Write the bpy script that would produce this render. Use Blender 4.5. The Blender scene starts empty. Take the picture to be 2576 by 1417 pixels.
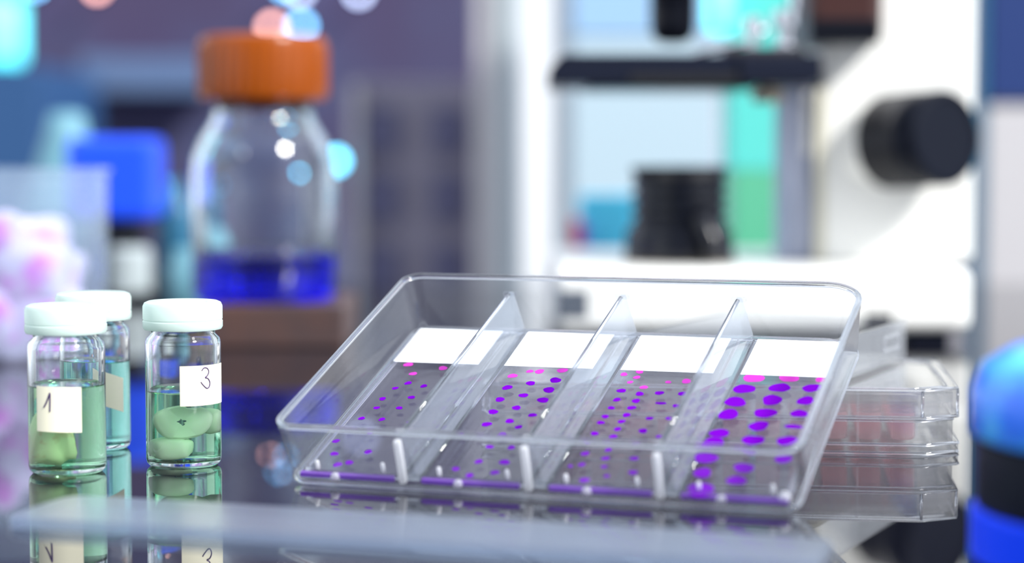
import bpy, bmesh, math, random
from mathutils import Vector, Matrix
random.seed(7)
MM = 0.001
sc = bpy.context.scene
COL = sc.collection

# ------------------------------------------------------------------ camera
F, PITCH, CAMH = 5142.1, 0.0635, 80.33      # focal length in px of the 2576 frame, downward pitch, height above bench (mm)
cd = bpy.data.cameras.new('camera')
cam = bpy.data.objects.new('camera', cd); COL.objects.link(cam)
cd.sensor_width = 36.0; cd.lens = F / 2576 * 36.0
cam.location = (0, 0, CAMH * MM); cam.rotation_euler = (math.pi / 2 - PITCH, 0, 0)
cd.clip_start = 0.02; cd.clip_end = 20
cd.dof.use_dof = True; cd.dof.focus_distance = 0.527; cd.dof.aperture_fstop = 5.6
sc.camera = cam

# ------------------------------------------------------------------ light
w = bpy.data.worlds.new('world'); sc.world = w; w.use_nodes = True
nt = w.node_tree; nt.nodes.clear()
wo = nt.nodes.new('ShaderNodeOutputWorld'); wb = nt.nodes.new('ShaderNodeBackground')
# added bright sky lobes to both sides, overhead and ahead; dimmed behind the camera
tc = nt.nodes.new('ShaderNodeTexCoord'); sp = nt.nodes.new('ShaderNodeSeparateXYZ'); nt.links.new(tc.outputs['Generated'], sp.inputs[0])
def lobe(sock, a, b, to, absol=False):
    if absol:
        ab = nt.nodes.new('ShaderNodeMath'); ab.operation = 'ABSOLUTE'; nt.links.new(sock, ab.inputs[0]); sock = ab.outputs[0]
    m_ = nt.nodes.new('ShaderNodeMapRange'); m_.interpolation_type = 'SMOOTHSTEP'
    m_.inputs['From Min'].default_value = a; m_.inputs['From Max'].default_value = b; m_.inputs['To Max'].default_value = to
    nt.links.new(sock, m_.inputs['Value']); return m_.outputs['Result']
l1 = lobe(sp.outputs['X'], 0.30, 0.75, 0.85, True); l2 = lobe(sp.outputs['Z'], 0.45, 0.80, 0.75); l3 = lobe(sp.outputs['Y'], -0.1, 0.5, 0.30)
acc = None
for l in (l1, l2, l3):
    a_ = nt.nodes.new('ShaderNodeMath'); a_.operation = 'ADD'; nt.links.new(l, a_.inputs[0])
    if acc is None: a_.inputs[1].default_value = 0.30
    else: nt.links.new(acc, a_.inputs[1])
    acc = a_.outputs[0]
wb.inputs['Color'].default_value = (0.88, 0.95, 1.06, 1); nt.links.new(acc, wb.inputs['Strength'])
nt.links.new(wb.outputs[0], wo.inputs[0])
sl = bpy.data.lights.new('sun', 'SUN'); sun = bpy.data.objects.new('sun', sl); COL.objects.link(sun)
sl.energy = 4.4; sl.angle = math.radians(9); sl.color = (1.0, 0.98, 0.94)
sun.rotation_euler = Vector((-0.62, 0.50, -0.62)).to_track_quat('-Z', 'Y').to_euler()

sc.view_settings.view_transform = 'Standard'; sc.view_settings.look = 'None'
sc.view_settings.exposure = 0.30; sc.view_settings.gamma = 1.0; sc.view_settings.use_curve_mapping = False
cy = sc.cycles
cy.max_bounces = 22; cy.transmission_bounces = 20; cy.transparent_max_bounces = 96; cy.glossy_bounces = 6; cy.diffuse_bounces = 3
cy.sample_clamp_indirect = 10.0; cy.blur_glossy = 0.4; cy.use_denoising = True

# ------------------------------------------------------------------ materials
def principled(name, color, rough=0.5, metal=0.0, spec=0.5, coat=0.0, emit=None, estr=0.0, sss=0.0, noise=None):
    m = bpy.data.materials.new(name); m.use_nodes = True
    b = m.node_tree.nodes['Principled BSDF']
    b.inputs['Base Color'].default_value = (*color, 1); b.inputs['Roughness'].default_value = rough
    b.inputs['Metallic'].default_value = metal; b.inputs['Specular IOR Level'].default_value = spec
    b.inputs['Coat Weight'].default_value = coat
    if emit: b.inputs['Emission Color'].default_value = (*emit, 1); b.inputs['Emission Strength'].default_value = estr
    if sss: b.inputs['Subsurface Weight'].default_value = sss; b.inputs['Subsurface Scale'].default_value = 0.004
    if noise:      # (scale, second colour, lo, hi)
        t = m.node_tree
        n = t.nodes.new('ShaderNodeTexNoise'); n.inputs['Scale'].default_value = noise[0]; n.inputs['Detail'].default_value = 4
        c = t.nodes.new('ShaderNodeTexCoord'); r = t.nodes.new('ShaderNodeValToRGB')
        r.color_ramp.elements[0].position = noise[2]; r.color_ramp.elements[0].color = (*color, 1)
        r.color_ramp.elements[1].position = noise[3]; r.color_ramp.elements[1].color = (*noise[1], 1)
        t.links.new(c.outputs['Object'], n.inputs['Vector']); t.links.new(n.outputs['Fac'], r.inputs[0]); t.links.new(r.outputs[0], b.inputs['Base Color'])
    return m

def glass(name, color=(1, 1, 1), ior=1.5, rough=0.0, absorb=None, dens=0.0):
    m = bpy.data.materials.new(name); m.use_nodes = True; t = m.node_tree; t.nodes.clear()
    o = t.nodes.new('ShaderNodeOutputMaterial'); g = t.nodes.new('ShaderNodeBsdfGlass')
    g.inputs['Color'].default_value = (*color, 1); g.inputs['IOR'].default_value = ior; g.inputs['Roughness'].default_value = rough
    t.links.new(g.outputs[0], o.inputs['Surface'])
    if absorb:
        v = t.nodes.new('ShaderNodeVolumeAbsorption'); v.inputs['Color'].default_value = (*absorb, 1); v.inputs['Density'].default_value = dens
        t.links.new(v.outputs[0], o.inputs['Volume'])
    return m

def thin_clear(name, tint=(0.96, 0.97, 0.98), haze=0.04, hazecol=(0.8, 0.85, 0.9), ior=1.55, rough=0.05):
    """thin walled clear plastic: straight-through transmission, fresnel reflection, a little haze"""
    m = bpy.data.materials.new(name); m.use_nodes = True; t = m.node_tree; t.nodes.clear()
    o = t.nodes.new('ShaderNodeOutputMaterial')
    tr = t.nodes.new('ShaderNodeBsdfTransparent'); tr.inputs[0].default_value = (*tint, 1)
    df = t.nodes.new('ShaderNodeBsdfDiffuse'); df.inputs[0].default_value = (*hazecol, 1)
    tl = t.nodes.new('ShaderNodeBsdfTranslucent'); tl.inputs[0].default_value = (*hazecol, 1)
    ad = t.nodes.new('ShaderNodeMixShader'); ad.inputs[0].default_value = 0.5
    t.links.new(df.outputs[0], ad.inputs[1]); t.links.new(tl.outputs[0], ad.inputs[2])
    m1 = t.nodes.new('ShaderNodeMixShader'); m1.inputs[0].default_value = haze
    t.links.new(tr.outputs[0], m1.inputs[1]); t.links.new(ad.outputs[0], m1.inputs[2])
    gl = t.nodes.new('ShaderNodeBsdfGlossy'); gl.inputs['Roughness'].default_value = rough
    lw = t.nodes.new('ShaderNodeLayerWeight'); lw.inputs['Blend'].default_value = 0.5      # 1 - cos, same from both sides of a thin wall
    pw = t.nodes.new('ShaderNodeMath'); pw.operation = 'POWER'; pw.inputs[1].default_value = 5.0
    f0 = ((ior - 1) / (ior + 1)) ** 2
    fr = t.nodes.new('ShaderNodeMath'); fr.operation = 'MULTIPLY_ADD'; fr.inputs[1].default_value = 1 - f0; fr.inputs[2].default_value = f0
    t.links.new(lw.outputs['Facing'], pw.inputs[0]); t.links.new(pw.outputs[0], fr.inputs[0])
    m2 = t.nodes.new('ShaderNodeMixShader')
    t.links.new(fr.outputs[0], m2.inputs[0]); t.links.new(m1.outputs[0], m2.inputs[1]); t.links.new(gl.outputs[0], m2.inputs[2])
    t.links.new(m2.outputs[0], o.inputs['Surface'])
    return m

def translucent(name, color, fac=0.5, rough=0.35):
    m = bpy.data.materials.new(name); m.use_nodes = True; t = m.node_tree
    b = t.nodes['Principled BSDF']; b.inputs['Base Color'].default_value = (*color, 1); b.inputs['Roughness'].default_value = rough
    tl = t.nodes.new('ShaderNodeBsdfTranslucent'); tl.inputs[0].default_value = (*color, 1)
    mx = t.nodes.new('ShaderNodeMixShader'); mx.inputs[0].default_value = fac
    t.links.new(b.outputs[0], mx.inputs[1]); t.links.new(tl.outputs[0], mx.inputs[2]); t.links.new(mx.outputs[0], t.nodes['Material Output'].inputs['Surface'])
    return m

def stain(name, tint, dcol, fac):
    m = bpy.data.materials.new(name); m.use_nodes = True; t = m.node_tree; t.nodes.clear()
    o = t.nodes.new('ShaderNodeOutputMaterial')
    tr = t.nodes.new('ShaderNodeBsdfTransparent'); tr.inputs[0].default_value = (*tint, 1)
    df = t.nodes.new('ShaderNodeBsdfDiffuse'); df.inputs[0].default_value = (*dcol, 1)
    mx = t.nodes.new('ShaderNodeMixShader'); mx.inputs[0].default_value = fac
    t.links.new(tr.outputs[0], mx.inputs[1]); t.links.new(df.outputs[0], mx.inputs[2]); t.links.new(mx.outputs[0], o.inputs['Surface'])
    return m

M = dict(
    table=principled('black_glass_top', (0.010, 0.010, 0.016), 0.015, spec=1.0, coat=0.0),
    benchbody=principled('bench_grey', (0.25, 0.26, 0.28), 0.5),
    tray=thin_clear('clear_polystyrene', (0.965, 0.972, 0.98), 0.012, (0.80, 0.86, 0.92), 1.55, 0.03),
    trayfloor=thin_clear('polystyrene_floor', (0.955, 0.96, 0.97), 0.006, (0.80, 0.86, 0.92), 1.15, 0.03),
    glare=thin_clear('polystyrene_painted_glare', (0.9, 0.9, 0.9), 0.75, (0.97, 0.97, 1.0), 1.6, 0.2),  # near-white haze painted as glare on the divider ends and front studs
    rim=thin_clear('polystyrene_edge', (0.90, 0.93, 0.96), 0.34, (0.80, 0.86, 0.92), 1.8, 0.10),
    bead=glass('bead_polystyrene', (0.985, 0.99, 1.0), 1.57),
    rib=thin_clear('polystyrene_painted_sheen', (0.95, 0.96, 0.98), 0.13, (0.66, 0.74, 0.84), 1.7, 0.06),  # milky tone puts the bright reflections on divider faces into the colour
    slide=thin_clear('slide_glass', (0.92, 0.91, 0.94), 0.005, (0.7, 0.6, 0.9), 1.15, 0.03),
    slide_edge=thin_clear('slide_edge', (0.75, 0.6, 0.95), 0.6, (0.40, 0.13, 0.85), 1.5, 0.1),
    plastic=thin_clear('thin_plastic', (0.975, 0.98, 0.985), 0.045, (0.95, 0.95, 0.97), 1.6),
    lid=thin_clear('lid_plastic', (0.97, 0.975, 0.985), 0.09, (0.98, 0.97, 0.98), 1.8),
    well=thin_clear('well_wall', (0.95, 0.93, 0.94), 0.03, (0.85, 0.8, 0.82), 1.6),
    medium=thin_clear('pink_medium', (0.96, 0.86, 0.88), 0.30, (1.0, 0.68, 0.69), 1.6),
    sheet=thin_clear('frosted_acrylic', (0.85, 0.9, 0.95), 0.22, (0.50, 0.60, 0.80), 1.3, 0.30),
    frost=principled('frosted_white_paint', (0.93, 0.95, 0.97), 0.6),
    violet=stain('violet_stain', (0.42, 0.02, 0.84), (0.30, 0.006, 0.68), 0.42),
    pink=stain('pink_stain', (0.95, 0.18, 0.85), (0.85, 0.12, 0.75), 0.35),
    vglass=glass('vial_glass', (0.99, 1.0, 1.0), 1.5),
    liqg=glass('green_liquid', (1, 1, 1), 1.36, 0, (0.15, 1.0, 0.35), 44),
    liqc=glass('teal_liquid', (1, 1, 1), 1.36, 0, (0.08, 1.0, 0.82), 55),
    liqb=glass('blue_liquid', (1, 1, 1), 1.34, 0, (0.0, 0.02, 1.0), 110),
    vcap=translucent('milky_cap', (0.80, 0.93, 0.88), 0.35, 0.3),
    label=principled('cream_paper', (0.93, 0.90, 0.70), 0.8),
    ink=principled('violet_ink', (0.05, 0.02, 0.12), 0.6),
    tissue=principled('pale_green_tissue', (0.92, 1.0, 0.86), 0.45, noise=(900, (0.90, 1.0, 0.82), 0.35, 0.7)),
    tissue_b=principled('beige_tissue', (0.97, 1.0, 0.66), 0.45, noise=(260, (0.85, 0.55, 0.28), 0.52, 0.72)),
    orange=translucent('orange_plastic', (0.42, 0.085, 0.0), 0.3, 0.25),
    bglass=glass('bottle_glass', (0.97, 0.99, 1.0), 1.47),
    brown=principled('brown_block', (0.060, 0.040, 0.042), 0.4, noise=(25, (0.10, 0.05, 0.04), 0.4, 0.65)),
    white=principled('white_enamel', (0.90, 0.90, 0.87), 0.35),
    cream=principled('cream_enamel', (0.62, 0.60, 0.50), 0.4),
    black=principled('black_enamel', (0.004, 0.005, 0.010), 0.3, spec=0.22),
    gloss=principled('glossy_black', (0.004, 0.005, 0.010), 0.2, spec=0.4),
    stageb=principled('anodised_stage', (0.007, 0.010, 0.024), 0.35, spec=0.3),
    navy=principled('black_rubber', (0.003, 0.005, 0.013), 0.45, spec=0.12),
    ribb=principled('grey_ribbed', (0.03, 0.03, 0.035), 0.45),
    chrome=principled('chrome', (0.75, 0.76, 0.80), 0.15, 1.0),
    brass=principled('dull_brass', (0.35, 0.31, 0.25), 0.35, 1.0),
    maroon=principled('maroon_black', (0.045, 0.012, 0.010), 0.4),
    lav=principled('lavender_grey', (0.42, 0.46, 0.60), 0.5),
    greylab=principled('slate_grey', (0.045, 0.06, 0.09), 0.5),
    purple=principled('purple_wall', (0.050, 0.036, 0.092), 0.8, noise=(5.0, (0.055, 0.065, 0.145), 0.4, 0.7)),
    floor=principled('floor_grey', (0.25, 0.25, 0.28), 0.5),
    lilac=principled('lilac_cabinet', (0.26, 0.24, 0.31), 0.6),
    drawer=principled('dark_lilac_drawer', (0.10, 0.10, 0.19), 0.6),
    pillar=principled('grey_pillar', (0.52, 0.50, 0.52), 0.7),
    pillar2=principled('green_grey', (0.42, 0.48, 0.50), 0.7),
    offwhite=principled('off_white_panel', (0.84, 0.85, 0.88), 0.6),
    paleblue=principled('pale_blue_panel', (0.44, 0.56, 0.64), 0.6),
    skyblue=principled('sky_blue_panel', (0.30, 0.48, 0.70), 0.6),
    turq=principled('turquoise', (0.09, 0.56, 0.50), 0.5),
    green=principled('mint_green', (0.09, 0.42, 0.25), 0.5),
    blueb=principled('bright_blue', (0.10, 0.70, 1.0), 0.4),
    red=principled('deep_red', (0.75, 0.0, 0.05), 0.4),
    magenta=principled('violet_card', (0.40, 0.08, 0.75), 0.4),
    royal=principled('royal_blue', (0.01, 0.08, 0.90), 0.35),
    capblue=principled('cap_blue', (0.01, 0.17, 0.95), 0.3, noise=(60, (0.10, 0.65, 1.0), 0.45, 0.65)),  # cyan mottling imitates highlights on the blue cap
    baseblue=principled('base_blue', (0.0, 0.05, 0.95), 0.4, spec=0.12),
    steel=principled('mid_blue', (0.02, 0.075, 0.20), 0.5),
    dteal=principled('deep_teal', (0.015, 0.12, 0.22), 0.4),
    pteal=principled('pale_teal', (0.13, 0.32, 0.40), 0.5),
    deepblue=principled('deep_blue_panel', (0.004, 0.028, 0.15), 0.5),
    bar=principled('slate_blue_shelf', (0.095, 0.15, 0.28), 0.6),
    cotton=principled('pink_cotton', (0.80, 0.64, 0.82), 0.7, noise=(34, (0.90, 0.16, 0.78), 0.57, 0.66)),
    jar=thin_clear('jar_plastic', (0.90, 0.95, 0.98), 0.14, (0.70, 0.82, 0.95)),
    lcyan=principled('lamp_cyan', (0.1, 0.5, 0.6), 0.4, emit=(0.12, 0.62, 0.95), estr=12),
    lblue=principled('lamp_blue', (0.1, 0.3, 0.6), 0.4, emit=(0.18, 0.55, 0.98), estr=12),
    lpeach=principled('lamp_peach', (0.6, 0.4, 0.3), 0.4, emit=(0.90, 0.42, 0.36), estr=10),
    lwhite=principled('lamp_white', (0.5, 0.5, 0.6), 0.4, emit=(0.5, 0.6, 0.9), estr=9),
    ldim=principled('lamp_dim', (0.1, 0.3, 0.4), 0.4, emit=(0.03, 0.30, 0.60), estr=5),
    tube=principled('lamp_glass_cyan', (0.2, 0.8, 0.9), 0.4, emit=(0.07, 0.85, 1.0), estr=1.5),
)

# ------------------------------------------------------------------ helpers
def link(o, parent=None):
    COL.objects.link(o)
    if parent: o.parent = parent
    return o
def obj(name, bm, mat, parent=None, smooth=False, loc=None, rot=None, autos=None):
    bmesh.ops.recalc_face_normals(bm, faces=bm.faces)
    me = bpy.data.meshes.new(name); bm.to_mesh(me); bm.free()
    for mm in (mat if isinstance(mat, (list, tuple)) else [mat]): me.materials.append(M[mm])
    if smooth or autos:
        for p in me.polygons: p.use_smooth = True
    if autos: me.set_sharp_from_angle(angle=math.radians(autos))
    o = bpy.data.objects.new(name, me); link(o, parent)
    if loc: o.location = loc
    if rot: o.rotation_euler = rot
    return o
def thing(name, label, cat, loc=(0, 0, 0), rot=(0, 0, 0), group=None):
    o = bpy.data.objects.new(name, None); o.empty_display_size = 0.01; link(o)
    o.location = [c * MM for c in loc]; o.rotation_euler = rot
    o['label'] = label; o['category'] = cat
    if group: o['group'] = group
    return o
def tag(o, label, cat, group=None):
    o['label'] = label; o['category'] = cat
    if group: o['group'] = group
    return o
def structure(o): o['kind'] = 'structure'; return o
def V(*a): return Vector(a) * MM
def box(bm, x0, x1, y0, y1, z0, z1, bev=0.0, seg=2):
    g = bmesh.ops.create_cube(bm, size=1.0)
    for v in g['verts']:
        v.co = Vector(((x0 + x1) / 2 + v.co.x * (x1 - x0), (y0 + y1) / 2 + v.co.y * (y1 - y0), (z0 + z1) / 2 + v.co.z * (z1 - z0))) * MM
    if bev:
        es = list({e for v in g['verts'] for e in v.link_edges})
        bmesh.ops.bevel(bm, geom=es, offset=bev * MM, segments=seg, affect='EDGES', profile=0.5)
    return bm
def B(*a, **k): return box(bmesh.new(), *a, **k)
def lathe(prof, seg=48, bm=None, c=(0, 0, 0)):
    """profile [(r,z)] in mm, closed on the axis where r == 0"""
    bm = bm or bmesh.new(); rings = []
    for r, z in prof:
        if r <= 1e-6: rings.append([bm.verts.new(V(c[0], c[1], c[2] + z))])
        else: rings.append([bm.verts.new(V(c[0] + r * math.cos(2 * math.pi * k / seg), c[1] + r * math.sin(2 * math.pi * k / seg), c[2] + z)) for k in range(seg)])
    for a, b in zip(rings, rings[1:]):
        for k in range(seg):
            k2 = (k + 1) % seg
            if len(a) == 1 and len(b) == 1: continue
            if len(a) == 1: bm.faces.new((a[0], b[k], b[k2]))
            elif len(b) == 1: bm.faces.new((a[k], a[k2], b[0]))
            else: bm.faces.new((a[k], a[k2], b[k2], b[k]))
    return bm
def rrect(x0, x1, y0, y1, r, n=6, cut=None):
    """rounded rectangle outline, counter-clockwise; cut = radii per corner (bl, br, tr, tl)"""
    rr = cut or (r,) * 4; P = []
    for (cx, cy_, a0), q in zip(((x0, y0, 180), (x1, y0, 270), (x1, y1, 0), (x0, y1, 90)), rr):
        sx = 1 if cx == x0 else -1; sy = 1 if cy_ == y0 else -1
        for k in range(n + 1):
            a = math.radians(a0 + 90 * k / n)
            P.append((cx + sx * q + q * math.cos(a), cy_ + sy * q + q * math.sin(a)))
    return P
def loft(loops, cap0=True, cap1=True, bm=None, close=False):
    """loops: list of (outline, z); bridges them into a surface"""
    bm = bm or bmesh.new()
    R = [[bm.verts.new(V(x, y, z)) for x, y in o] for o, z in loops]
    n = len(R[0]); pairs = list(zip(R, R[1:])) + ([(R[-1], R[0])] if close else [])
    for a, b in pairs:
        for k in range(n): bm.faces.new((a[k], a[(k + 1) % n], b[(k + 1) % n], b[k]))
    if not close:
        if cap0: bm.faces.new(R[0][::-1])
        if cap1: bm.faces.new(R[-1])
    return bm
def tube(bm, pts, r, seg=8):
    """round bar through pts (mm)"""
    rings = []; P = [Vector(p) for p in pts]
    for i, p in enumerate(P):
        d = (P[min(i + 1, len(P) - 1)] - P[max(i - 1, 0)]).normalized()
        u = d.orthogonal().normalized() if i == 0 else (u - d * u.dot(d)).normalized()
        v = d.cross(u)
        rings.append([bm.verts.new((p + u * (r * math.cos(2 * math.pi * k / seg)) + v * (r * math.sin(2 * math.pi * k / seg))) * MM) for k in range(seg)])
    for a, b in zip(rings, rings[1:]):
        for k in range(seg): bm.faces.new((a[k], a[(k + 1) % seg], b[(k + 1) % seg], b[k]))
    bm.faces.new(rings[0][::-1]); bm.faces.new(rings[-1])
    return bm
def copy_tree(o, parent=None):
    c = o.copy(); COL.objects.link(c); c.parent = parent
    for ch in list(o.children): copy_tree(ch, c)
    return c
def ztop(py, d): return CAMH + d * math.tan(math.atan((708.5 - py) / F) - PITCH)
def xat(px, d): return (px - 1288) * d / F * 0.9985

# ------------------------------------------------------------------ room and bench
structure(obj('floor', B(-3000, 3000, -1500, 3600, -920, -900), 'floor'))
structure(obj('wall_back', B(-820, 330, 2600, 2640, -900, 900), 'purple'))
bench = thing('lab_bench', 'long lab bench with a glossy black glass worktop that everything stands on', 'bench', (0, 0, -900))
obj('worktop', B(-900, 1000, 150, 1245, 888, 900, bev=1.5), 'table', bench)
obj('bench_cabinet', B(-880, 980, 200, 1220, 0, 888), 'benchbody', bench)

# ------------------------------------------------------------------ four-well tray
YAW, TILT = -0.3418, 0.3539
HT, DR, TD, TL = 15.9, 1.74, 91.25, 127.8
ey = Vector((-math.sin(YAW) * math.cos(TILT), math.cos(YAW) * math.cos(TILT), math.sin(TILT)))
T0 = Vector((-55.418, 491.787, 0)) - ey * DR + Vector((0, 0, 0.08))
tray = thing('slide_tray', 'clear plastic four-compartment tray of stained slides, propped up at the back on a well plate', 'tray', T0)
tray.rotation_mode = 'XYZ'
tray.rotation_euler = (Matrix.Rotation(YAW, 4, 'Z') @ Matrix.Rotation(TILT, 4, 'X')).to_euler()
wt = 1.35; FL = 1.3
def rr(i, r): return rrect(i, TL - i, i, TD - i, r, 8, (r, r, r * 2.2, r))
bm = loft([(rr(DR + 0.2, 4.3), 0.0), (rr(DR, 4.4), 0.6), (rr(0.25, 5.0), HT - 1.6), (rr(0.0, 5.2), HT - 1.2), (rr(0.0, 5.2), HT - 0.2), (rr(0.2, 5.1), HT),
           (rr(wt - 0.2, 4.2), HT), (rr(wt, 4.0), HT - 0.2), (rr(DR + wt - 0.2, 3.4), FL + 0.8), (rr(DR + wt + 0.6, 3.0), FL)])
body = obj('tray_body', bm, ['tray', 'rim', 'trayfloor'], tray, autos=40)
for p in body.data.polygons:      # whitish haze on rim and foot edge stands in for bright refracted edges
    if p.center.z > (HT - 0.45) * MM or (p.center.z < 0.65 * MM and p.normal.z > -0.9 and p.center.z > 0): p.material_index = 1
    if abs(p.normal.z) > 0.9 and p.center.z < 2 * MM: p.material_index = 2
def ring_rod(loop, z, r, n=8):
    b = bmesh.new(); P = [Vector((x, y, z)) for x, y in loop]; N = len(P); rings = []
    for i, p in enumerate(P):
        d = (P[(i + 1) % N] - P[i - 1]).normalized(); u = Vector((d.y, -d.x, 0)); v = Vector((0, 0, 1))
        rings.append([b.verts.new((p + u * (r * math.cos(2 * math.pi * k / n)) + v * (r * math.sin(2 * math.pi * k / n))) * MM) for k in range(n)])
    for i in range(N):
        a, c = rings[i], rings[(i + 1) % N]
        for k in range(n): b.faces.new((a[k], a[(k + 1) % n], c[(k + 1) % n], c[k]))
    return b
obj('rim_bead', ring_rod(rr(0.55, 4.8), HT + 0.35, 0.75, 12), 'bead', tray, smooth=True)
obj('floor_bead', ring_rod(rr(DR + wt + 1.3, 3.2), FL + 0.75, 0.7, 12), 'bead', tray, smooth=True)
obj('foot_bead', ring_rod(rr(DR + 0.2, 4.2), 0.75, 0.7, 12), 'bead', tray, smooth=True)
def divider(xb, xt):
    y0, y1, h = 2.6, TD - 2.6, 13.2
    b = bmesh.new()
    def sec(y, w0, w1, hh): return [b.verts.new(V(xb - w0, y, FL + 0.03)), b.verts.new(V(xb + w0, y, FL + 0.03)), b.verts.new(V(xt + w1, y, hh)), b.verts.new(V(xt + w1 * 0.7, y, hh + 0.25)), b.verts.new(V(xt - w1 * 0.7, y, hh + 0.25)), b.verts.new(V(xt - w1, y, hh))]
    S = [sec(y0 + 1.2, 1.9, 0.9, h - .3), sec(y0 + 1.9, 2.2, 1.15, h), sec(y1 - 4, 1.7, 0.85, h), sec(y1 - 1.2, 1.5, 0.7, h)]
    for p, q in zip(S, S[1:]):
        for k in range(6): b.faces.new((p[k], p[(k + 1) % 6], q[(k + 1) % 6], q[k]))
    b.faces.new(S[0][::-1]); b.faces.new(S[-1])
    return b
for k in range(1, 4):
    xb = 1.2 + 31.75 * k; xt = 31.6 * k
    o = obj('divider', divider(xb, xt), 'rib', tray, autos=30)
    b_ = bmesh.new(); tube(b_, [(xt, 4.2, 13.5), (xt, TD - 6.2, 13.5)], .55, 10); obj('divider_bead', b_, 'bead', tray, smooth=True)
    b_ = bmesh.new(); tube(b_, [(xb + 2.2, 4.8, FL + .6), (xb + 1.9, TD - 6.2, FL + .6)], .5, 10); tube(b_, [(xb - 2.6, 4.8, FL + .6), (xb - 2.3, TD - 6.2, FL + .6)], .5, 10); obj('divider_foot', b_, 'bead', tray, smooth=True)
    f_ = B(xt - 1.2, xt + 0.6, 1.9, 3.7, FL + 0.03, 12.9, bev=.5); obj('divider_end', f_, 'glare', tray, smooth=True)
    f_ = B(xt - 1.9, xt + 1.9, TD - 5.2, TD - 4.2, 12.6, 13.9, bev=.3); obj('divider_ear', f_, 'tray', tray)
    f_ = lathe([(0, 0), (1.1, 0), (1.3, .8), (.9, 1.7), (0, 2)], 16, c=(xb + .6, TD - 5.4, FL)); obj('stud', f_, 'tray', tray, smooth=True)
for c in range(4):                                    # moulded studs near the front of every compartment, near-white to imitate glints
    for dx, dy in ((6.5, 3.9), (23.5, 4.4)):
        obj('stud', lathe([(0, 0), (.55, 0), (.55, 2.6), (.35, 3.0), (0, 3.1)], 14, c=(1.2 + 31.7 * c + dx, dy + 2.2, FL)), 'glare', tray, smooth=True)
    obj('stud', lathe([(0, 0), (1.0, .1), (1.25, .9), (.8, 1.7), (0, 1.9)], 16, c=(13.5 + 31.7 * c, 2.9, FL - .3)), 'glare', tray, smooth=True)
bm = lathe([(0, 0), (1.4, .1), (1.5, 1.2), (.9, 2.2), (0, 2.5)], 18, c=(TL - 5, 4.5, FL)); obj('stud', bm, 'glare', tray, smooth=True)
bm = lathe([(0, 0), (1.3, .1), (1.4, 1.2), (.9, 2.2), (0, 2.5)], 18, c=(4.6, TD - 4.6, FL)); obj('stud', bm, 'tray', tray, smooth=True)

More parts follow.
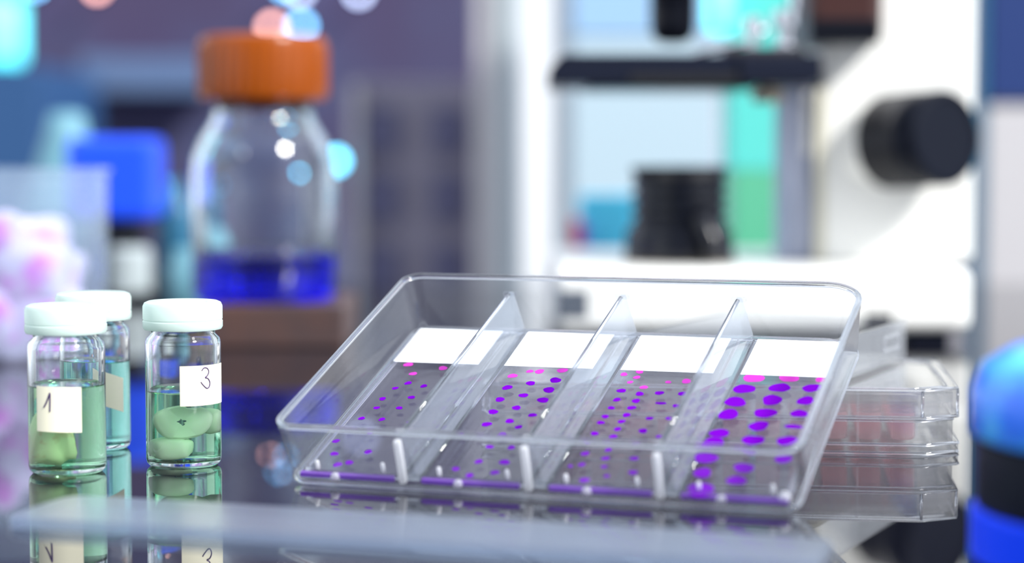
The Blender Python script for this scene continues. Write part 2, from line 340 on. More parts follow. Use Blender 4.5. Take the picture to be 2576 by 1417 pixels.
SPOTS = {
 1: [(9.3, 63.2, 2.6), (19.7, 61.8, 2.5), (12.7, 57.9, 2.1), (13.4, 52.4, 2.0), (11.0, 49.2, 1.7), (18.3, 51.1, 1.9), (9.9, 43.0, 1.9), (17.4, 44.5, 1.9), (10.3, 37.9, 1.7), (16.4, 38.4, 1.8), (8.6, 31.9, 1.8), (14.2, 31.9, 1.8), (21.9, 31.1, 1.5), (7.4, 26.0, 1.8), (14.0, 24.3, 1.5), (21.3, 25.2, 1.5), (6.8, 19.4, 2.0), (9.1, 13.0, 2.2), (17.4, 14.8, 2.2), (12.2, 7.8, 2.3), (14.7, 9.1, 2.2)],
 2: [(40.2, 58.9, 2.6), (44.0, 61.9, 1.9), (46.6, 62.0, 2.6), (52.5, 63.1, 2.8), (52.4, 57.4, 3.1), (46.4, 55.1, 2.5), (41.0, 52.2, 2.7), (52.4, 51.8, 3.2), (46.7, 48.2, 2.5), (41.3, 45.4, 2.6), (52.6, 46.1, 3.1), (47.1, 41.3, 2.5), (41.8, 38.6, 2.7), (52.5, 37.8, 2.2), (47.7, 34.1, 2.4), (42.4, 31.9, 2.6), (51.0, 31.2, 2.0), (48.0, 27.1, 2.3), (47.1, 20.5, 2.1), (52.6, 20.7, 2.1), (37.6, 26.4, 1.5), (42.4, 25.6, 1.5), (46.9, 13.0, 2.1), (53.3, 13.4, 2.7), (52.6, 8.2, 2.2), (47.0, 6.1, 2.2), (42.5, 8.9, 2.0)],
 3: [(69.4, 62.2, 2.0), (73.1, 63.9, 2.0), (73.2, 60.8, 1.9), (72.2, 57.9, 1.6), (76.5, 55.4, 2.1), (71.3, 53.0, 2.4), (82.0, 58.8, 1.6), (86.5, 59.7, 2.6), (81.3, 52.6, 2.3), (87.2, 52.8, 2.3), (76.4, 51.7, 2.3), (71.5, 48.0, 2.1), (76.5, 47.8, 2.3), (83.1, 47.1, 3.1), (87.3, 46.1, 1.9), (71.3, 43.5, 1.9), (76.4, 44.0, 2.3), (71.1, 38.8, 2.0), (76.2, 40.1, 2.2), (82.4, 38.9, 1.9), (87.2, 39.3, 1.8), (70.9, 35.5, 2.0), (75.9, 36.6, 2.0), (76.0, 32.6, 2.0), (82.5, 32.3, 2.4), (71.0, 29.8, 2.1), (76.0, 28.8, 2.0), (87.1, 29.9, 1.6), (70.7, 24.7, 1.7), (82.7, 25.9, 2.4), (71.6, 19.6, 2.1), (76.7, 22.0, 1.9), (84.0, 18.5, 2.2), (69.9, 13.2, 1.3), (72.4, 14.2, 1.8), (77.2, 17.8, 2.0), (78.0, 13.8, 1.5), (85.6, 11.8, 2.2), (79.9, 9.5, 1.4), (75.2, 7.0, 2.4)],
 4: [(103.1, 62.9, 5.3), (111.9, 63.9, 5.2), (119.9, 63.5, 2.8), (102.0, 56.7, 5.4), (110.7, 58.1, 5.2), (118.6, 58.6, 4.6), (101.4, 49.5, 5.5), (110.2, 51.3, 5.4), (118.4, 51.7, 4.5), (101.2, 42.8, 5.4), (110.0, 44.3, 5.4), (118.2, 44.8, 4.2), (101.2, 33.0, 4.7), (109.8, 37.5, 5.0), (118.2, 38.0, 4.7), (100.8, 28.1, 5.6), (110.0, 30.3, 5.2), (118.0, 30.8, 4.9), (100.9, 20.5, 5.5), (110.3, 24.2, 4.3), (119.0, 21.8, 4.0), (101.8, 13.4, 4.6), (110.8, 16.7, 4.8), (110.4, 10.8, 4.5), (103.3, 5.4, 6.7)],
}

def blob(u, v, wd, seed, thin=1.0):
    rnd = random.Random(seed); n = 18; b = bmesh.new(); ph = [rnd.uniform(0, 6.28) for _ in range(3)]; a0 = rnd.uniform(-0.35, 0.15)
    top, bot = [], []
    for k in range(n):
        a = 2 * math.pi * k / n
        r = 0.5 * wd * (1 + 0.09 * math.sin(2 * a + ph[0]) + 0.06 * math.sin(3 * a + ph[1]) + 0.03 * math.sin(5 * a + ph[2]))
        x, y = r * math.cos(a), 0.98 * thin * r * math.sin(a)
        x, y = x * math.cos(a0) - y * math.sin(a0), x * math.sin(a0) + y * math.cos(a0)
        top.append(b.verts.new(V(u + x, v + y, 0.06))); bot.append(b.verts.new(V(u + x, v + y, 0.0)))
    b.faces.new(top); b.faces.new(bot[::-1])
    for k in range(n): b.faces.new((top[k], bot[k], bot[(k + 1) % n], top[(k + 1) % n]))
    return b
SL = {1: (4.0, 29.0, 'small violet dots sparsely scattered, in the compartment farthest from the microscope knob'),
      2: (35.6, 60.6, 'small double-lobed violet sections, in the compartment second from the left'),
      3: (67.4, 92.6, 'many tiny pink and violet dots in crowded rows'),
      4: (99.0, 124.0, 'large oval violet sections in rows, the biggest spots of all')}
SLAB = {1: 'glass slide with sparse small violet dots, in the end compartment nearest the green vials',
        2: 'glass slide with small double-lobed violet sections, beside the slide nearest the vials',
        3: 'glass slide crowded with many tiny pink and violet dots, next to the large-spotted slide',
        4: 'glass slide with rows of large oval violet sections, the biggest spots of the four'}
for k, (x0, x1, _) in SL.items():
    e = bpy.data.objects.new('microscope_slide', None); e.empty_display_size = 0.01; link(e)
    e['label'] = SLAB[k]; e['category'] = 'slide'; e['group'] = 'stained slides in the clear tray'
    e.matrix_world = Matrix.Translation(T0 * MM) @ tray.rotation_euler.to_matrix().to_4x4() @ Matrix.Translation(V(x0, 3.2, FL + 0.12))
    wd, ln = x1 - x0, 82.6
    obj('glass_plate', B(0, wd, 0, ln, 0, 1.0, bev=0.18, seg=2), 'slide', e)
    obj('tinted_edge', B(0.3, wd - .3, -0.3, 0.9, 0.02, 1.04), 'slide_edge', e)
    obj('frosted_end', B(0.35, wd - .35, ln - 21.2, ln - 0.4, 1.02, 1.12), 'frost', e)
    for j, (u, v, wdt) in enumerate(SPOTS[k]):
        far = v > 57.6 if k != 4 else v > 61
        if k == 3 and v > 54: far = True
        b = blob(u - x0, v - 3.2, wdt * 0.97, 100 * k + j, 0.45 if (k == 4 and j in (14, 19)) or (k == 3 and j == 13) else 1.0)
        o = obj('tissue_section', b, 'pink' if far else 'violet', e); o.location = (0, 0, 1.02 * MM)

# ------------------------------------------------------------------ multiwell plate under the tray
PY = math.radians(-7.4)
plate = thing('well_plate', 'clear multiwell plate with pink medium and a chamfered lid, under the propped tray', 'plate', (-8.5, 551.5, 0), (0, 0, PY))
PL, PW = 127.8, 85.5
def chloop(i, ch=6.0, r0=3.0):
    x0, x1, y0, y1 = i, PL - i, i, PW - i
    c = ch * 1.6
    return [(x0 + 2, y0), (x0, y0 + 2), (x0, y1 - 2), (x0 + 2, y1), (x1 - c, y1), (x1, y1 - c * .7), (x1, y0 + c * .7), (x1 - c, y0)]
obj('skirt', loft([(chloop(0), 0.1), (chloop(0), 2.6), (chloop(1.4), 3.0), (chloop(1.4), 9.6), (chloop(2.6), 9.6), (chloop(2.6), 3.0), (chloop(1.2), 0.1)], close=True), 'plastic', plate)
obj('deck', loft([(chloop(1.6), 13.4), (chloop(1.6), 14.2)]), 'plastic', plate)
obj('inner_wall', loft([(chloop(5), 2.5), (chloop(4.6), 13.4), (chloop(5.4), 13.4), (chloop(5.8), 2.5)], close=True), 'plastic', plate)
lidp = obj('lid', loft([(chloop(.2), 9.9), (chloop(.2), 17.0), (chloop(.7), 17.5), (chloop(2.6), 17.5), (chloop(2.8), 17.1), (chloop(3.6), 17.1), (chloop(3.6), 16.2), (chloop(1.4), 16.0), (chloop(1.4), 9.9)], close=True), 'lid', plate)
obj('lid_top', loft([(chloop(3.6), 16.4), (chloop(3.6), 17.1)]), 'lid', lidp)
for nm, par, i, z, r in (('lid_edge', lidp, .25, 10.0, .45), ('lid_edge', lidp, .4, 17.4, .4), ('lid_edge', lidp, 3.2, 17.3, .4), ('skirt_edge', plate, .1, 2.8, .45), ('skirt_edge', plate, .2, .5, .45), ('skirt_edge', plate, 1.4, 9.0, .35)):
    obj(nm, ring_rod(chloop(i), z, r, 8), 'bead', par, smooth=True)
for k_, (x, y) in enumerate(chloop(.3)):
    b = bmesh.new(); tube(b, [(x, y, 10.2), (x, y, 17.2)], .4, 8); obj('lid_corner', b, 'bead', lidp, smooth=True)
w0 = m0 = None
for i in range(12):
    for j in range(8):
        x, y = 14.4 + 9 * i, 11.2 + 9 * j
        if w0 is None:
            w0 = obj('well', lathe([(0, 3.0), (3.0, 3.0), (3.35, 3.6), (3.4, 10.2), (0, 10.2)], 20), 'medium', plate, autos=40)
            m0 = obj('well_collar', lathe([(3.4, 10.3), (3.45, 13.3), (3.1, 13.3), (3.05, 10.3), (3.4, 10.3)], 20), 'well', w0, autos=40)
            o = w0
        else: o = copy_tree(w0, plate)
        o.location = V(x, y, 0)
bm = bmesh.new(); tube(bm, [(101, -0.5, 3.0), (101, -0.5, 9.3)], .35); tube(bm, [(101, .4, 10.4), (101, .4, 16.8)], .35)
obj('moulded_rib', bm, 'plastic', plate)
# clear box at the back of the plate
bx = thing('clear_box', 'small clear plastic box with an embossed end, lying on the well plate behind the tray', 'box', (80.0, 530.5, 17.55), (0, 0, math.radians(65.2) - math.pi / 2))
BL, BW, BH = 95, 58, 12.2
obj('box_shell', loft([(rrect(-BW + 1, -1, 1, BL - 1, 1.5, 3), 0), (rrect(-BW, 0, 0, BL, 1.5, 3), .6), (rrect(-BW, 0, 0, BL, 1.5, 3), BH), (rrect(-BW + 1.5, -1.5, 1.5, BL - 1.5, 1, 3), BH), (rrect(-BW + 1.5, -1.5, 1.5, BL - 1.5, 1, 3), 1.3)]), 'plastic', bx)
bm = B(-.1, .5, 66, 84, 4.5, 5.3); box(bm, -.1, .5, 66, 84, 8.4, 9.2); box(bm, -.1, .5, 66, 66.9, 5.3, 8.4); box(bm, -.1, .5, 83.1, 84, 5.3, 8.4)
obj('embossed_frame', bm, 'lid', bx)

# ------------------------------------------------------------------ vials
R0 = 9.6
def on_cyl(a, z, r=R0 + 0.12):      # a measured from the camera-facing side, degrees, positive to the right
    t = math.radians(a); return (r * math.sin(t), -r * math.cos(t), z)
def patch(a0, a1, z0, z1, curl=0.0, tilt=0.0):
    b = bmesh.new(); n, m = 16, 6; G = []
    for lay in (0, 1):
        g = []
        for i in range(n + 1):
            row = []
            for j in range(m + 1):
                u, v = i / n, j / m
                a = a0 + (a1 - a0) * u; z = z0 + (z1 - z0) * v + tilt * (u - .5)
                r = R0 + 0.05 + 0.12 * lay + curl * max(0, (u - .72) / .28) ** 2
                row.append(b.verts.new(V(*on_cyl(a, z, r))))
            g.append(row)
        G.append(g)
    for i in range(n):
        for j in range(m):
            for lay in (0, 1): b.faces.new((G[lay][i][j], G[lay][i + 1][j], G[lay][i + 1][j + 1], G[lay][i][j + 1]))
    for i in range(n):
        for j in (0, m): b.faces.new((G[0][i][j], G[0][i + 1][j], G[1][i + 1][j], G[1][i][j]))
    for j in range(m):
        for i in (0, n): b.faces.new((G[0][i][j], G[0][i][j + 1], G[1][i][j + 1], G[1][i][j]))
    return b
def vial(label, loc, level, liq):
    ang = math.atan2(-loc[0], loc[1])
    v = thing('specimen_vial', label, 'vial', loc, (0, 0, ang), 'specimen vials beside the tray')
    k = 0.85
    obj('glass_body', lathe([(0, 0.5), (6.5, 0.45), (7.8, 0.05), (8.7, .2), (9.35, .9), (R0, 2.0), (R0, 31.6), (9.3, 32.8), (8.2, 33.9), (8.0, 36.5), (6.9, 36.5), (7.0, 34.2), (R0 - k - .35, 32.4), (R0 - k, 31.2), (R0 - k, 2.6), (R0 - k - .9, 1.7), (0, 1.9)], 72), 'vglass', v, smooth=True)
    obj('liquid', lathe([(0, 1.75), (R0 - k - .95, 1.55), (R0 - k + .06, 2.55), (R0 - k + .06, level + .5), (R0 - k - .5, level + .1), (R0 - k - 1.8, level), (0, level)], 72), liq, v, autos=50)
    c = obj('snap_cap', lathe([(0, 41.2), (5.6, 41.2), (6.3, 41.9), (8.8, 42.2), (9.7, 41.8), (10.1, 40.9), (10.1, 37.6), (9.9, 37.4), (10.15, 37.1), (10.15, 35.6), (9.8, 35.0), (8.3, 34.9), (8.15, 36.9), (0, 38.0)], 64), 'vcap', v, autos=35)
    return v
v3 = vial('stoppered glass vial labelled 3, holding a pale green slice, the one closest to the tray', (-84.2, 521, 0.1), 18.9, 'liqg')
lb = obj('label', patch(-5, 80, 16.2, 26.3), 'label', v3, autos=40)
S3 = [(16, 25.0), (20, 25.7), (26, 25.5), (28.5, 24.6), (26, 23.7), (22, 23.2), (27, 22.9), (30.5, 21.8), (28.5, 20.7), (24, 20.5), (17, 21.6), (14.5, 22.2)]
def smooth_pts(P, n=5):
    out = []
    for i in range(len(P) - 1):
        p0, p1, p2, p3 = P[max(i - 1, 0)], P[i], P[i + 1], P[min(i + 2, len(P) - 1)]
        for k in range(n):
            t = k / n
            out.append(tuple(0.5 * (2 * b + (c - a) * t + (2 * a - 5 * b + 4 * c - d) * t * t + (3 * b - a - 3 * c + d) * t ** 3) for a, b, c, d in zip(p0, p1, p2, p3)))
    return out + [P[-1]]
bm = bmesh.new(); tube(bm, [on_cyl(a + 12, z, R0 + .2) for a, z in smooth_pts(S3)], .17, 6); obj('handwritten_digit', bm, 'ink', lb)
def chunk(sx, sy, sz, seed, n=3, amp=.12):
    b = bmesh.new(); bmesh.ops.create_icosphere(b, subdivisions=n, radius=1.0); rnd = random.Random(seed); ph = [rnd.uniform(0, 6) for _ in range(6)]
    for v in b.verts:
        p = v.co; k = 1 + amp * (math.sin(3 * p.x + ph[0]) * math.cos(2.5 * p.z + ph[1]) + .6 * math.sin(5 * p.y + 4 * p.z + ph[2]) + .4 * math.sin(7 * p.x + 3 * p.z + ph[3]))
        e = 0.62; q = Vector([math.copysign(abs(c) ** e, c) for c in p])
        v.co = Vector((q.x * sx * k, q.y * sy * k, q.z * sz * k)) * MM
    return b
# ring slice: flattened lofted disc with a small notch hole
b = bmesh.new(); n = 40; rings = []
for lay, (ro, yy) in enumerate(((.9, -1.15), (1.0, -.6), (1.0, .6), (.9, 1.15))):
    rings.append([b.verts.new(V(6.0 * ro * math.cos(t) * (1 + .05 * math.sin(3 * t)), yy, 4.5 * ro * math.sin(t) * (1 + .07 * math.sin(2 * t + 1) - (.16 if abs(t - 1.2) < .25 else 0)))) for t in [2 * math.pi * k / n for k in range(n)]])
inn = [[b.verts.new(V(-.3 + (.75 + .35 * math.sin(5 * t)) * math.cos(t), yy, (.7 + .25 * math.sin(4 * t)) * math.sin(t))) for t in [2 * math.pi * k / n for k in range(n)]] for yy in (-1.15, 1.15)]
seq = [inn[0]] + rings + [inn[1]]
for p, q in list(zip(seq, seq[1:])) + [(inn[1], inn[0])]:
    for k in range(n): b.faces.new((p[k], p[(k + 1) % n], q[(k + 1) % n], q[k]))
o = obj('specimen_slice', b, 'tissue', None, autos=50); o.parent = v3; o.location = V(-.2, -1.5, 11.2); o.rotation_euler = (math.radians(-8), 0, .05)
o = obj('specimen_slice', chunk(2.6, 2.0, 3.2, 5, 2, .08), 'tissue', v3, smooth=True, loc=V(4.6, 1.6, 11.0))
o = obj('specimen_block', chunk(4.3, 3.8, 2.7, 9, 3, .05), 'tissue', v3, smooth=True, loc=V(-2.6, -.6, 4.6))

v1 = vial('stoppered glass vial labelled 1, holding a ragged beige lump, standing in front of another vial', (-111.6, 509.5, 0.1), 21.6, 'liqg')
lb = obj('label', patch(-48, 20, 11.2, 22.4, .55, -.3), 'label', v1, autos=40)
bm = bmesh.new(); tube(bm, [on_cyl(a, z, R0 + .2) for a, z in smooth_pts([(-34.5, 17.3), (-30, 18.6), (-26, 20.2), (-24.3, 20.9), (-24.3, 18.5), (-24.8, 16.3)])], .18, 6); obj('handwritten_digit', bm, 'ink', lb)
obj('specimen_lump', chunk(4.0, 3.6, 6.4, 21, 3, .16), 'tissue_b', v1, smooth=True, loc=V(-2.9, 0, 8.6))
v2 = vial('stoppered glass vial of teal liquid with a blank cream sticker, half hidden behind another vial', (-113.2, 551, 0.1), 23.4, 'liqc')
obj('label', patch(14, 50, 11.4, 20.6, .2, -2.2), 'label', v2, autos=40)
obj('specimen_lump', chunk(3.2, 2.8, 4.2, 33, 3, .14), 'tissue', v2, smooth=True, loc=V(-2.2, 0, 6.1))

# ------------------------------------------------------------------ foreground strip and blue pot
st = obj('acrylic_strip', loft([(rrect(-87, 87, -15, 15, 5), 0), (rrect(-87, 87, -15, 15, 5), 2.0), (rrect(-86.5, 86.5, -14.5, 14.5, 5), 2.4)]), 'sheet')
st.location = V(-22, 421, 0.05); st.rotation_euler = (0, 0, math.radians(-17.5))
tag(st, 'frosted pale blue acrylic strip lying on the worktop in front of the tray and vials', 'strip')
pot = thing('reagent_pot', 'round pot with bright blue cap and black band, at the edge beside the well plate', 'pot', (129.5, 392, 0))
obj('pot_base', lathe([(0, 0), (38, 0), (40, 1.5), (40, 10.5), (39, 11.2), (0, 11.2)], 64), 'baseblue', pot, autos=35)
obj('pot_body', lathe([(0, 11.2), (38.4, 11.2), (38.8, 12), (38.8, 24), (38, 24.8), (0, 24.8)], 64), 'navy', pot, autos=35)
obj('pot_cap', lathe([(0, 24.8), (39, 24.8), (40, 25.6), (40, 34), (38, 39), (32, 42.5), (20, 44), (0, 44.5)], 64), 'capblue', pot, smooth=True)

# ------------------------------------------------------------------ bottle with orange cap on a brown block
D = 868
# the bottle stands on a low block
blk = obj('brown_block', B(xat(520, D) , xat(880, D), D - 34, D + 46, 0.0, 17.6, bev=1.2), 'brown')
tag(blk, 'low dark brown block on the worktop under the orange-capped bottle', 'block')
bt = thing('media_bottle', 'blurred glass laboratory bottle with orange screw cap and deep blue liquid', 'bottle', (xat(663, D), D, 17.65))
Rb = 30.5
obj('bottle_glass', lathe([(0, 0.8), (24, .6), (28, 0), (Rb, 2.5), (Rb, 52), (29.6, 60), (26.5, 68), (22.5, 74), (20.6, 78), (20.4, 84), (23.5, 85), (23.5, 87), (20.4, 88), (20.4, 108), (18.4, 108), (18.4, 79), (20.3, 73), (24.4, 67), (27.6, 59.5), (Rb - 2, 52), (Rb - 2, 5), (Rb - 5, 2.8), (0, 3.4)], 72), 'bglass', bt, smooth=True)
obj('blue_liquid', lathe([(0, 3.2), (Rb - 5, 2.6), (Rb - 1.9, 4.8), (Rb - 1.9, 19.5), (Rb - 3, 18.6), (0, 18.4)], 64), 'liqb', bt, autos=50)
cp = bmesh.new()
prof = [(0, 111.6), (23, 111.6), (26.2, 110.4), (27, 108), (27, 86), (26.4, 84.6), (21.2, 84.6), (21.2, 108.6), (0, 108.8)]
lathe(prof, 72, cp)
obj('screw_cap', cp, 'orange', bt, autos=35)
bm = bmesh.new()
for k in range(36):
    a = 2 * math.pi * k / 36; tube(bm, [(27 * math.cos(a), 27 * math.sin(a), 87), (27 * math.cos(a), 27 * math.sin(a), 107)], .6, 5)
o = obj('cap_ribs', bm, 'orange', bt)

# ------------------------------------------------------------------ microscope
mi = thing('microscope', 'large white compound microscope with a black stage and black focus knob', 'microscope', (0, 0, 0))
D0 = 850; xl, xr = xat(1395, D0), xat(2452, D0)
obj('base', B(xl, xr, D0, D0 + 190, 5, 31.5, bev=5, seg=4), 'white', mi, smooth=False)
for px, d in ((2330, D0 + 12), (1450, D0 + 12), (2330, D0 + 170), (1450, D0 + 170)):
    x = xat(px, D0 + 12); obj('rubber_foot', B(x - 8, x + 9, d - 8, d + 8, 0, 5.2, bev=.8), 'navy', mi)
x = xat(2215, D0); obj('power_socket', B(x - 6, x + 6, D0 - 1, D0 + 4, ztop(832, D0), ztop(788, D0), bev=.5), 'black', mi)
x = xat(1440, D0); obj('nameplate', B(x - 6.5, x + 6.5, D0 - .6, D0 + 2, ztop(800, D0), ztop(732, D0), bev=.3), 'greylab', mi)
D1 = 905; cxl, cxr = xat(2068, D1), xat(2452, D1)
obj('column', B(cxl, cxr, D1, D1 + 120, 31, 260, bev=4, seg=4), 'white', mi)
obj('head_arm', B(xat(2215, D1), cxr - 1, D1 + 20, D1 + 110, 240, 290, bev=3, seg=3), 'white', mi)
# stage
Ds = 872; zt, zb = ztop(136, Ds), ztop(212, Ds)
bm = bmesh.new(); x0, x1 = xat(1382, Ds), xat(2066, Ds)
prof = [(x0, zb), (x0, zb + 7), (x0 + 5.5, zt), (x1, zt), (x1 + .4, zb + 4), (x1 - 5, zb)]
A = [bm.verts.new(V(x, Ds, z)) for x, z in prof]; Bv = [bm.verts.new(V(x, Ds + 95, z)) for x, z in prof]
bm.faces.new(A[::-1]); bm.faces.new(Bv)
for k in range(6): bm.faces.new((A[k], A[(k + 1) % 6], Bv[(k + 1) % 6], Bv[k]))
bmesh.ops.bevel(bm, geom=list(bm.edges), offset=.8 * MM, segments=2, affect='EDGES')
stg = obj('stage', bm, 'stageb', mi)
bm = bmesh.new()
for k in range(34):
    x = xat(1585, Ds) + k * 1.35; box(bm, x, x + .7, Ds - 1.0, Ds + .5, zb + .4, zb + 4.6)
obj('stage_rack', bm, 'ribb', stg)
obj('stage_rail', B(xat(1860, Ds), xat(2064, Ds), Ds - 2.5, Ds + 1, zb + 1, zt - 1, bev=.8), 'stageb', stg)
obj('lower_plate', B(xat(1480, Ds), xat(1900, Ds), Ds + 6, Ds + 80, zb - 1.6, zb + .4, bev=.5), 'black', stg)
obj('stage_screw', lathe([(0, 0), (6, 0), (7, 2), (7, 5), (4, 6.4), (4, 8), (0, 8)], 24, c=(xat(1940, Ds), Ds + 15, zb - 7.5)), 'brass', stg, autos=35)
# slide holder on the stage
hold = bmesh.new(); x = xat(1900, Ds); z = zt
lathe([(0, 0), (4.5, 0), (4.5, 3), (2.2, 3.5), (2.2, 9), (4.0, 9.5), (4.0, 15.5), (3, 16.5), (0, 16.5)], 24, hold, (x, Ds + 12, z))
obj('holder_knob', hold, 'chrome', stg, autos=35)
hold = bmesh.new(); lathe([(0, 0), (5, 0), (5, 5), (3, 6), (3, 12), (5.5, 13), (5.5, 19), (0, 20)], 24, hold, (xat(1985, Ds), Ds + 18, z))
obj('holder_knob', hold, 'chrome', stg, autos=35)
obj('slide_holder', B(xat(1830, Ds), xat(2030, Ds), Ds + 6, Ds + 30, z, z + 3.4, bev=.8), 'ribb', stg)
bm = bmesh.new(); tube(bm, [(xat(1760, Ds), Ds + 25, z + 1.5), (xat(1830, Ds), Ds + 22, z + 4.5), (xat(1900, Ds), Ds + 14, z + 6), (xat(1940, Ds), Ds + 12, z + 12)], 1.3, 8)
obj('spring_clip', bm, 'chrome', stg)
# objective and head
Do = 900; xo = xat(1700, Do); zo = ztop(104, Do)
obj('objective', lathe([(0, zo), (4.5, zo), (8, zo + 1.6), (9.9, zo + 5), (10.4, zo + 10), (10.4, zo + 26), (11.5, zo + 27), (11.5, zo + 55), (0, zo + 55)], 40, c=(xo, Do + 20, 0)), 'black', mi, smooth=True)
obj('objective', lathe([(0, 0), (5, 0), (8, 4), (8, 30), (0, 30)], 32, c=(xo + 62, Do + 30, zo + 12)), 'chrome', mi, autos=35)
obj('nosepiece', lathe([(0, zo + 50), (34, zo + 50), (36, zo + 53), (36, zo + 66), (0, zo + 74)], 48, c=(xo + 34, Do + 24, 0)), 'black', mi, autos=35)
obj('head_housing', B(xat(2020, D1), xat(2206, D1), D1 - 14, D1 + 60, ztop(108, D1), ztop(-60, D1), bev=5, seg=3), 'maroon', mi)
obj('head_underside', B(xat(2022, D1), xat(2196, D1), D1 - 15.5, D1 + 30, ztop(112, D1), ztop(52, D1), bev=1), 'black', mi)
# condenser / field lens
Dc = 880; xc = xat(1722, Dc); R = 21.0; z0 = 31.4; zt2 = ztop(420, Dc); rib = [(0, z0), (24, z0), (24.5, z0 + 2), (23.5, z0 + 14), (22, z0 + 15)]
z = z0 + 15.5
while z < zt2 - 8:
    rib += [(R, z), (R, z + 3.2), (R - 1.6, z + 4.0), (R - 1.6, z + 5.0)]; z += 5.8
rib += [(R - 1.5, zt2 - 6), (R + .5, zt2 - 1.5), (R + .3, zt2), (R - 3, zt2), (R - 3.4, zt2 - 2), (0, zt2 - 2.4)]
cnd = obj('field_lens_housing', lathe(rib, 56, c=(xc, Dc + 26, 0)), 'gloss', mi, autos=30)
obj('brass_ring', lathe([(0, 30.9), (26, 30.9), (26, 32.2), (0, 32.3)], 48, c=(xc, Dc + 26, 0)), 'brass', cnd, autos=35)
bm = bmesh.new(); tube(bm, [(xat(1795, Dc), Dc - 2, 34), (xat(1790, Dc), Dc - 1, 42), (xat(1770, Dc), Dc + 3, 50), (xat(1765, Dc), Dc + 6, 54)], 4.2, 12)
obj('lock_lever', bm, 'gloss', cnd, smooth=True)
# rack between stage and base
obj('stage_slide', B(xat(1992, D1), xat(2058, D1), D1 + 6, D1 + 60, 31, ztop(205, D1), bev=1), 'lav', mi)
obj('bearing_strip', B(xat(2022, D1), xat(2046, D1), D1 + 3, D1 + 8, ztop(390, D1), ztop(225, D1), bev=.6), 'offwhite', mi)
obj('side_plate', B(xat(2050, D1), xat(2074, D1), D1 - 1.0, D1 + 50, 31, ztop(222, D1), bev=.5), 'cream', mi)
# focus knob
kd = Vector((math.sin(.60), -math.cos(.60), 0.05)).normalized()
q = kd.to_track_quat('Z', 'Y')
ks = Vector((xat(2225, D1), D1 + 1, ztop(358, D1)))
def knob(prof, mat, name, par, seg=56, autos=35):
    o = obj(name, lathe(prof, seg), mat, par, autos=autos); o.rotation_mode = 'QUATERNION'; o.rotation_quaternion = q; o.location = ks * MM; return o
knob([(0, -12), (18, -12), (18, 4), (0, 4)], 'white', 'knob_boss', mi)
pr = [(0, 3), (19, 3)]
z = 3.5
while z < 22: pr += [(20.8, z), (20.8, z + 1.2), (20.0, z + 1.4), (20.0, z + 2.0)]; z += 2.4
pr += [(19, 23.5), (0, 23.5)]
kc = knob(pr, 'ribb', 'coarse_focus_knob', mi, 72, 30)
knob([(0, 23), (16, 23), (20.0, 25), (20.6, 28), (20.6, 36), (19.8, 37.6), (17.6, 38), (17.0, 37.2), (0, 37.0)], 'navy', 'fine_focus_knob', mi)

# ------------------------------------------------------------------ things behind the microscope
def standing(name, label, cat, px0, px1, py_top, d, dep, mat, zb=0.0, bev=1.0, group=None, par=None):
    o = obj(name, B(xat(px0, d), xat(px1, d), d, d + dep, zb, ztop(py_top, d), bev=bev), mat, par)
    if par is None: tag(o, label, cat, group)
    return o
standing('blue_box', 'bright blue box standing on the worktop behind the black field lens', 'box', 1462, 1640, 492, 1120, 40, 'blueb')
standing('red_book', 'thin deep red book upright beside the bright blue box', 'book', 1444, 1462, 556, 1120, 50, 'red')
standing('violet_folder', 'thin violet folder between the red book and the blue box', 'folder', 1463, 1474, 560, 1112, 6, 'magenta', bev=.4)
standing('green_case', 'mint green case topped by a turquoise one, behind the microscope column', 'case', 1845, 1996, 430, 1150, 50, 'green')
o = obj('turquoise_case', B(xat(1838, 1150), xat(1996, 1150), 1150, 1200, ztop(430, 1150) + .2, ztop(-60, 1150), bev=1), 'turq')
tag(o, 'tall turquoise case stacked on the mint green case', 'case')
# floor-standing cabinets behind the bench
def cabinet(name, label, px0, px1, py_top, d, dep, mat):
    c = thing(name, label, 'cabinet', (0, 0, -900))
    obj('carcass', B(xat(px0, d), xat(px1, d), d, d + dep, 0, ztop(py_top, d) + 900, bev=2), mat, c)
    return c
c = cabinet('tall_cabinet', 'tall off-white cabinet with pale blue doors behind the microscope', 1312, 2040, -260, 1420, 300, 'offwhite')
obj('door', B(xat(1440, 1410), xat(1850, 1410), 1408, 1420, 700, ztop(96, 1410) + 900, bev=1), 'paleblue', c)
obj('door', B(xat(1440, 1410), xat(1850, 1410), 1408, 1420, ztop(90, 1410) + 900, ztop(-200, 1410) + 900, bev=1), 'skyblue', c)
c = cabinet('side_cabinet', 'pale grey cabinet with a deep blue upper panel to the right of the microscope', 2440, 2900, -260, 1450, 300, 'pillar')
obj('upper_panel', B(xat(2478, 1440), xat(2880, 1440), 1438, 1450, ztop(255, 1440) + 900, ztop(-240, 1440) + 900, bev=1), 'deepblue', c)
obj('lower_panel', B(xat(2478, 1440), xat(2880, 1440), 1438, 1450, 600, ztop(268, 1440) + 900, bev=1), 'pillar', c)
obj('teal_edging', B(xat(2452, 1440), xat(2472, 1440), 1436, 1450, 700, ztop(-240, 1440) + 900, bev=1), 'dteal', c)
c = cabinet('slim_locker', 'slim grey locker beside the tall off-white cabinet', 1196, 1310, -300, 1800, 200, 'pillar')
obj('edge_panel', B(xat(1255, 1790), xat(1308, 1790), 1790, 1800, 0, ztop(-290, 1790) + 900, bev=1), 'pillar2', c)
c = cabinet('drawer_cabinet', 'lilac grey drawer cabinet seen blurred behind the orange-capped bottle', 880, 1192, 205, 1950, 300, 'lilac')
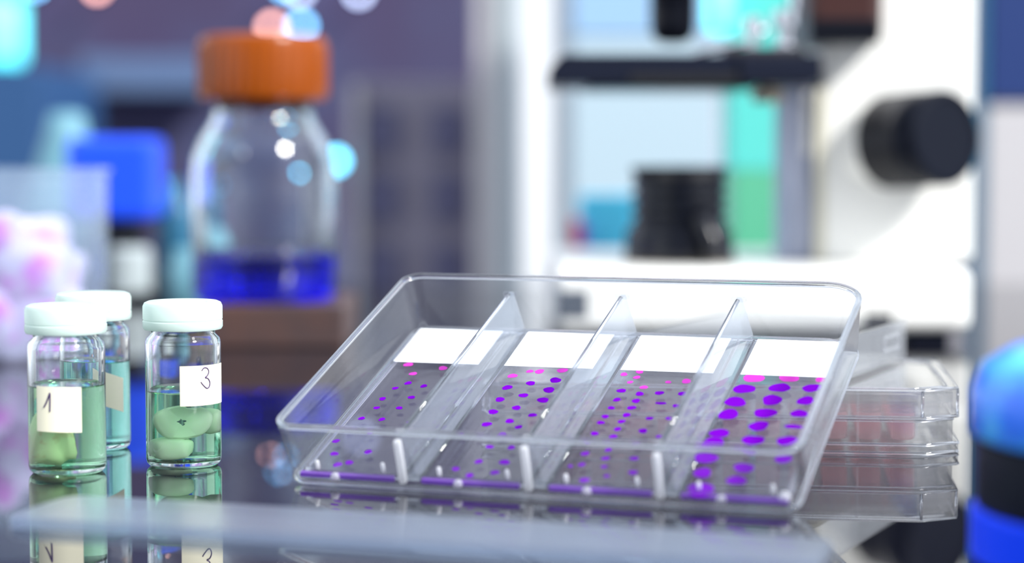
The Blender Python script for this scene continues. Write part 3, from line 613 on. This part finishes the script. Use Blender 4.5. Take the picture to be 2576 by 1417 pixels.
for py0, py1 in ((270, 385), (440, 555), (620, 740)):
    for px0, px1 in ((918, 1000), (1088, 1168)):
        obj('drawer', B(xat(px0, 1940), xat(px1, 1940), 1940, 1951, ztop(py1, 1940) + 900, ztop(py0, 1940) + 900, bev=1), 'drawer', c)
obj('glint_strip', B(xat(884, 1940), xat(908, 1940), 1936, 1951, 400, ztop(215, 1940) + 900, bev=1), 'pillar', c)  # added pale strip imitating whitish vertical glints at the cabinet edge
sh = obj('wall_shelf', B(xat(185, 2500), xat(520, 2500), 2540, 2600, ztop(228, 2490), ztop(138, 2490), bev=2), 'bar')
tag(sh, 'slate blue shelf board on the purple wall', 'shelf')
c = cabinet('blue_cabinet', 'mid blue cabinet in the far corner under a glowing cyan lamp', -500, 108, 165, 2200, 300, 'steel')

# left: jar, black apparatus, teal bottle ...
Dj = 800
jar = thing('plastic_beaker', 'clear plastic beaker packed with pink and white cotton', 'beaker', (xat(30, Dj), Dj, 0))
rj = 36
obj('beaker_wall', lathe([(0, 0), (rj - 1, 0), (rj, 1.5), (rj + 1, 71), (rj + 2.2, 72), (rj + 2.2, 74), (rj - .2, 74), (rj - 1, 70), (rj - 1.6, 2.5), (0, 2)], 56), 'jar', jar, autos=40)
for i, (x, y, z, r, s) in enumerate(((-12, -14, 14, 20, 1), (14, -12, 15, 19, 2), (0, 10, 16, 22, 3), (-14, -12, 40, 18, 4), (12, -13, 38, 17, 5), (2, 8, 44, 20, 6), (16, 6, 33, 14, 7), (-3, -16, 55, 12, 8))):
    o = obj('cotton_ball', chunk(r * .85, r * .8, r * .8, s, 3, .12), 'cotton', None, smooth=True)
    o.location = V(jar.location.x / MM + x * .9, Dj + y * .9, z * .86 + 1)
    tag(o, 'pink-stained white cotton ball packed in the clear plastic beaker', 'cotton ball', 'cotton balls in the beaker')
Dn = 1085
app = thing('benchtop_mixer', 'black benchtop mixer with a bright blue top housing', 'mixer', (xat(262, Dn), Dn + 30, 0))
obj('mixer_base', lathe([(0, 0), (24, 0), (25, 2), (24, 12), (17, 18), (15, 44), (0, 44)], 40), 'black', app, autos=35)
zt3 = ztop(345, Dn); obj('mixer_top', B(-23, 24, -20, 24, 43.5, zt3, bev=5, seg=3), 'royal', app)
obj('mixer_dial', lathe([(0, 0), (11, 0), (11, 22), (9, 24), (0, 24)], 32, c=(12, -22, 5)), 'pillar2', app, autos=35)
o = obj('teal_bottle', lathe([(0, 0), (10, 0), (11, 1.5), (11, 46), (8, 54), (4.5, 58), (4.5, 64), (0, 64)], 40), 'dteal', None, smooth=True); o.location = V(xat(428, 1130), 1150, 0)
tag(o, 'slim deep teal bottle standing beside the black mixer', 'bottle')
o = obj('small_jar', lathe([(0, 0), (12, 0), (13, 1), (13, 22), (10, 25), (10, 30), (0, 30.5)], 40), 'pteal', None, smooth=True); o.location = V(xat(475, 1050), 1060, 0)
tag(o, 'small pale grey-teal jar between the teal bottle and the orange-capped bottle', 'jar')
o = obj('round_flask', lathe([(0, 0), (30, 0), (42, 6), (44, 16), (30, 46), (16, 72), (13, 80), (0, 81)], 40), 'pteal', None, smooth=True)
o.location = V(xat(150, 1180), 1200, 0); o.scale = (.75, .75, 1.28)
tag(o, 'pale teal conical flask rising behind the blue-topped mixer', 'flask')

# small lit lamps far behind
def lamp(px, py, d, r, mat, label, back=2600):
    t = thing('indicator_lamp', label, 'lamp', (xat(px, d), d, ztop(py, d)), group='small lit lamps on the far wall')
    b = bmesh.new(); bmesh.ops.create_icosphere(b, subdivisions=2, radius=r * MM); obj('bulb', b, mat, t, smooth=True)
    b = bmesh.new(); tube(b, [(0, r * .8, 0), (0, back - d + 2, 0)], r * .45, 8); obj('bracket', b, 'black', t)
lamp(845, 405, 1935, 6.0, 'lcyan', 'small cyan lamp at the edge of the lilac drawer cabinet', 1952)
lamp(687, 70, 2560, 6.5, 'lpeach', 'small peach lamp just above the orange cap')
lamp(760, 66, 2560, 6.5, 'lblue', 'small sky blue lamp right of the peach one above the orange cap')
lamp(755, -22, 2560, 6.5, 'lwhite', 'small white lamp at the top above the orange cap')
lamp(905, -20, 2560, 6.5, 'lwhite', 'small white lamp high on the purple wall toward the drawer cabinet')
lamp(720, -35, 2560, 6.0, 'lblue', 'small blue lamp above the peach one, cut by the top of the picture')
lamp(250, -30, 2560, 6.0, 'lpeach', 'small peach lamp high above the slate blue shelf')
lamp(95, -38, 2560, 6.0, 'lblue', 'small blue lamp high up near the glowing cyan lamp')
lamp(410, 478, 2560, 5.5, 'ldim', 'dim teal lamp low on the wall beside the blue mixer housing')
t = thing('tube_lamp', 'tall glowing cyan lamp at the far left standing on the blue cabinet', 'lamp', (xat(-22, 2250), 2300, ztop(165, 2200)))
obj('lamp_base', lathe([(0, 0), (22, 0), (22, 6), (0, 6)], 32), 'black', t, autos=35)
obj('lamp_tube', lathe([(0, 6), (22, 6), (25, 14), (25, 70), (18, 80), (0, 82)], 32), 'tube', t, smooth=True)
t = thing('cyan_lamp', 'bright cyan lamp glowing behind the black objective', 'lamp', (xat(1803, 1140), 1130, 0))
obj('lamp_stem', lathe([(0, 0), (12, 0), (12, 3), (2, 4), (2, ztop(88, 1130)), (0, ztop(88, 1130))], 24), 'chrome', t, autos=35)
zz = ztop(86, 1130); obj('lamp_bulb', lathe([(0, zz), (5, zz + 1), (7.5, zz + 5), (7.5, zz + 36), (0, zz + 38)], 32), 'tube', t, smooth=True)
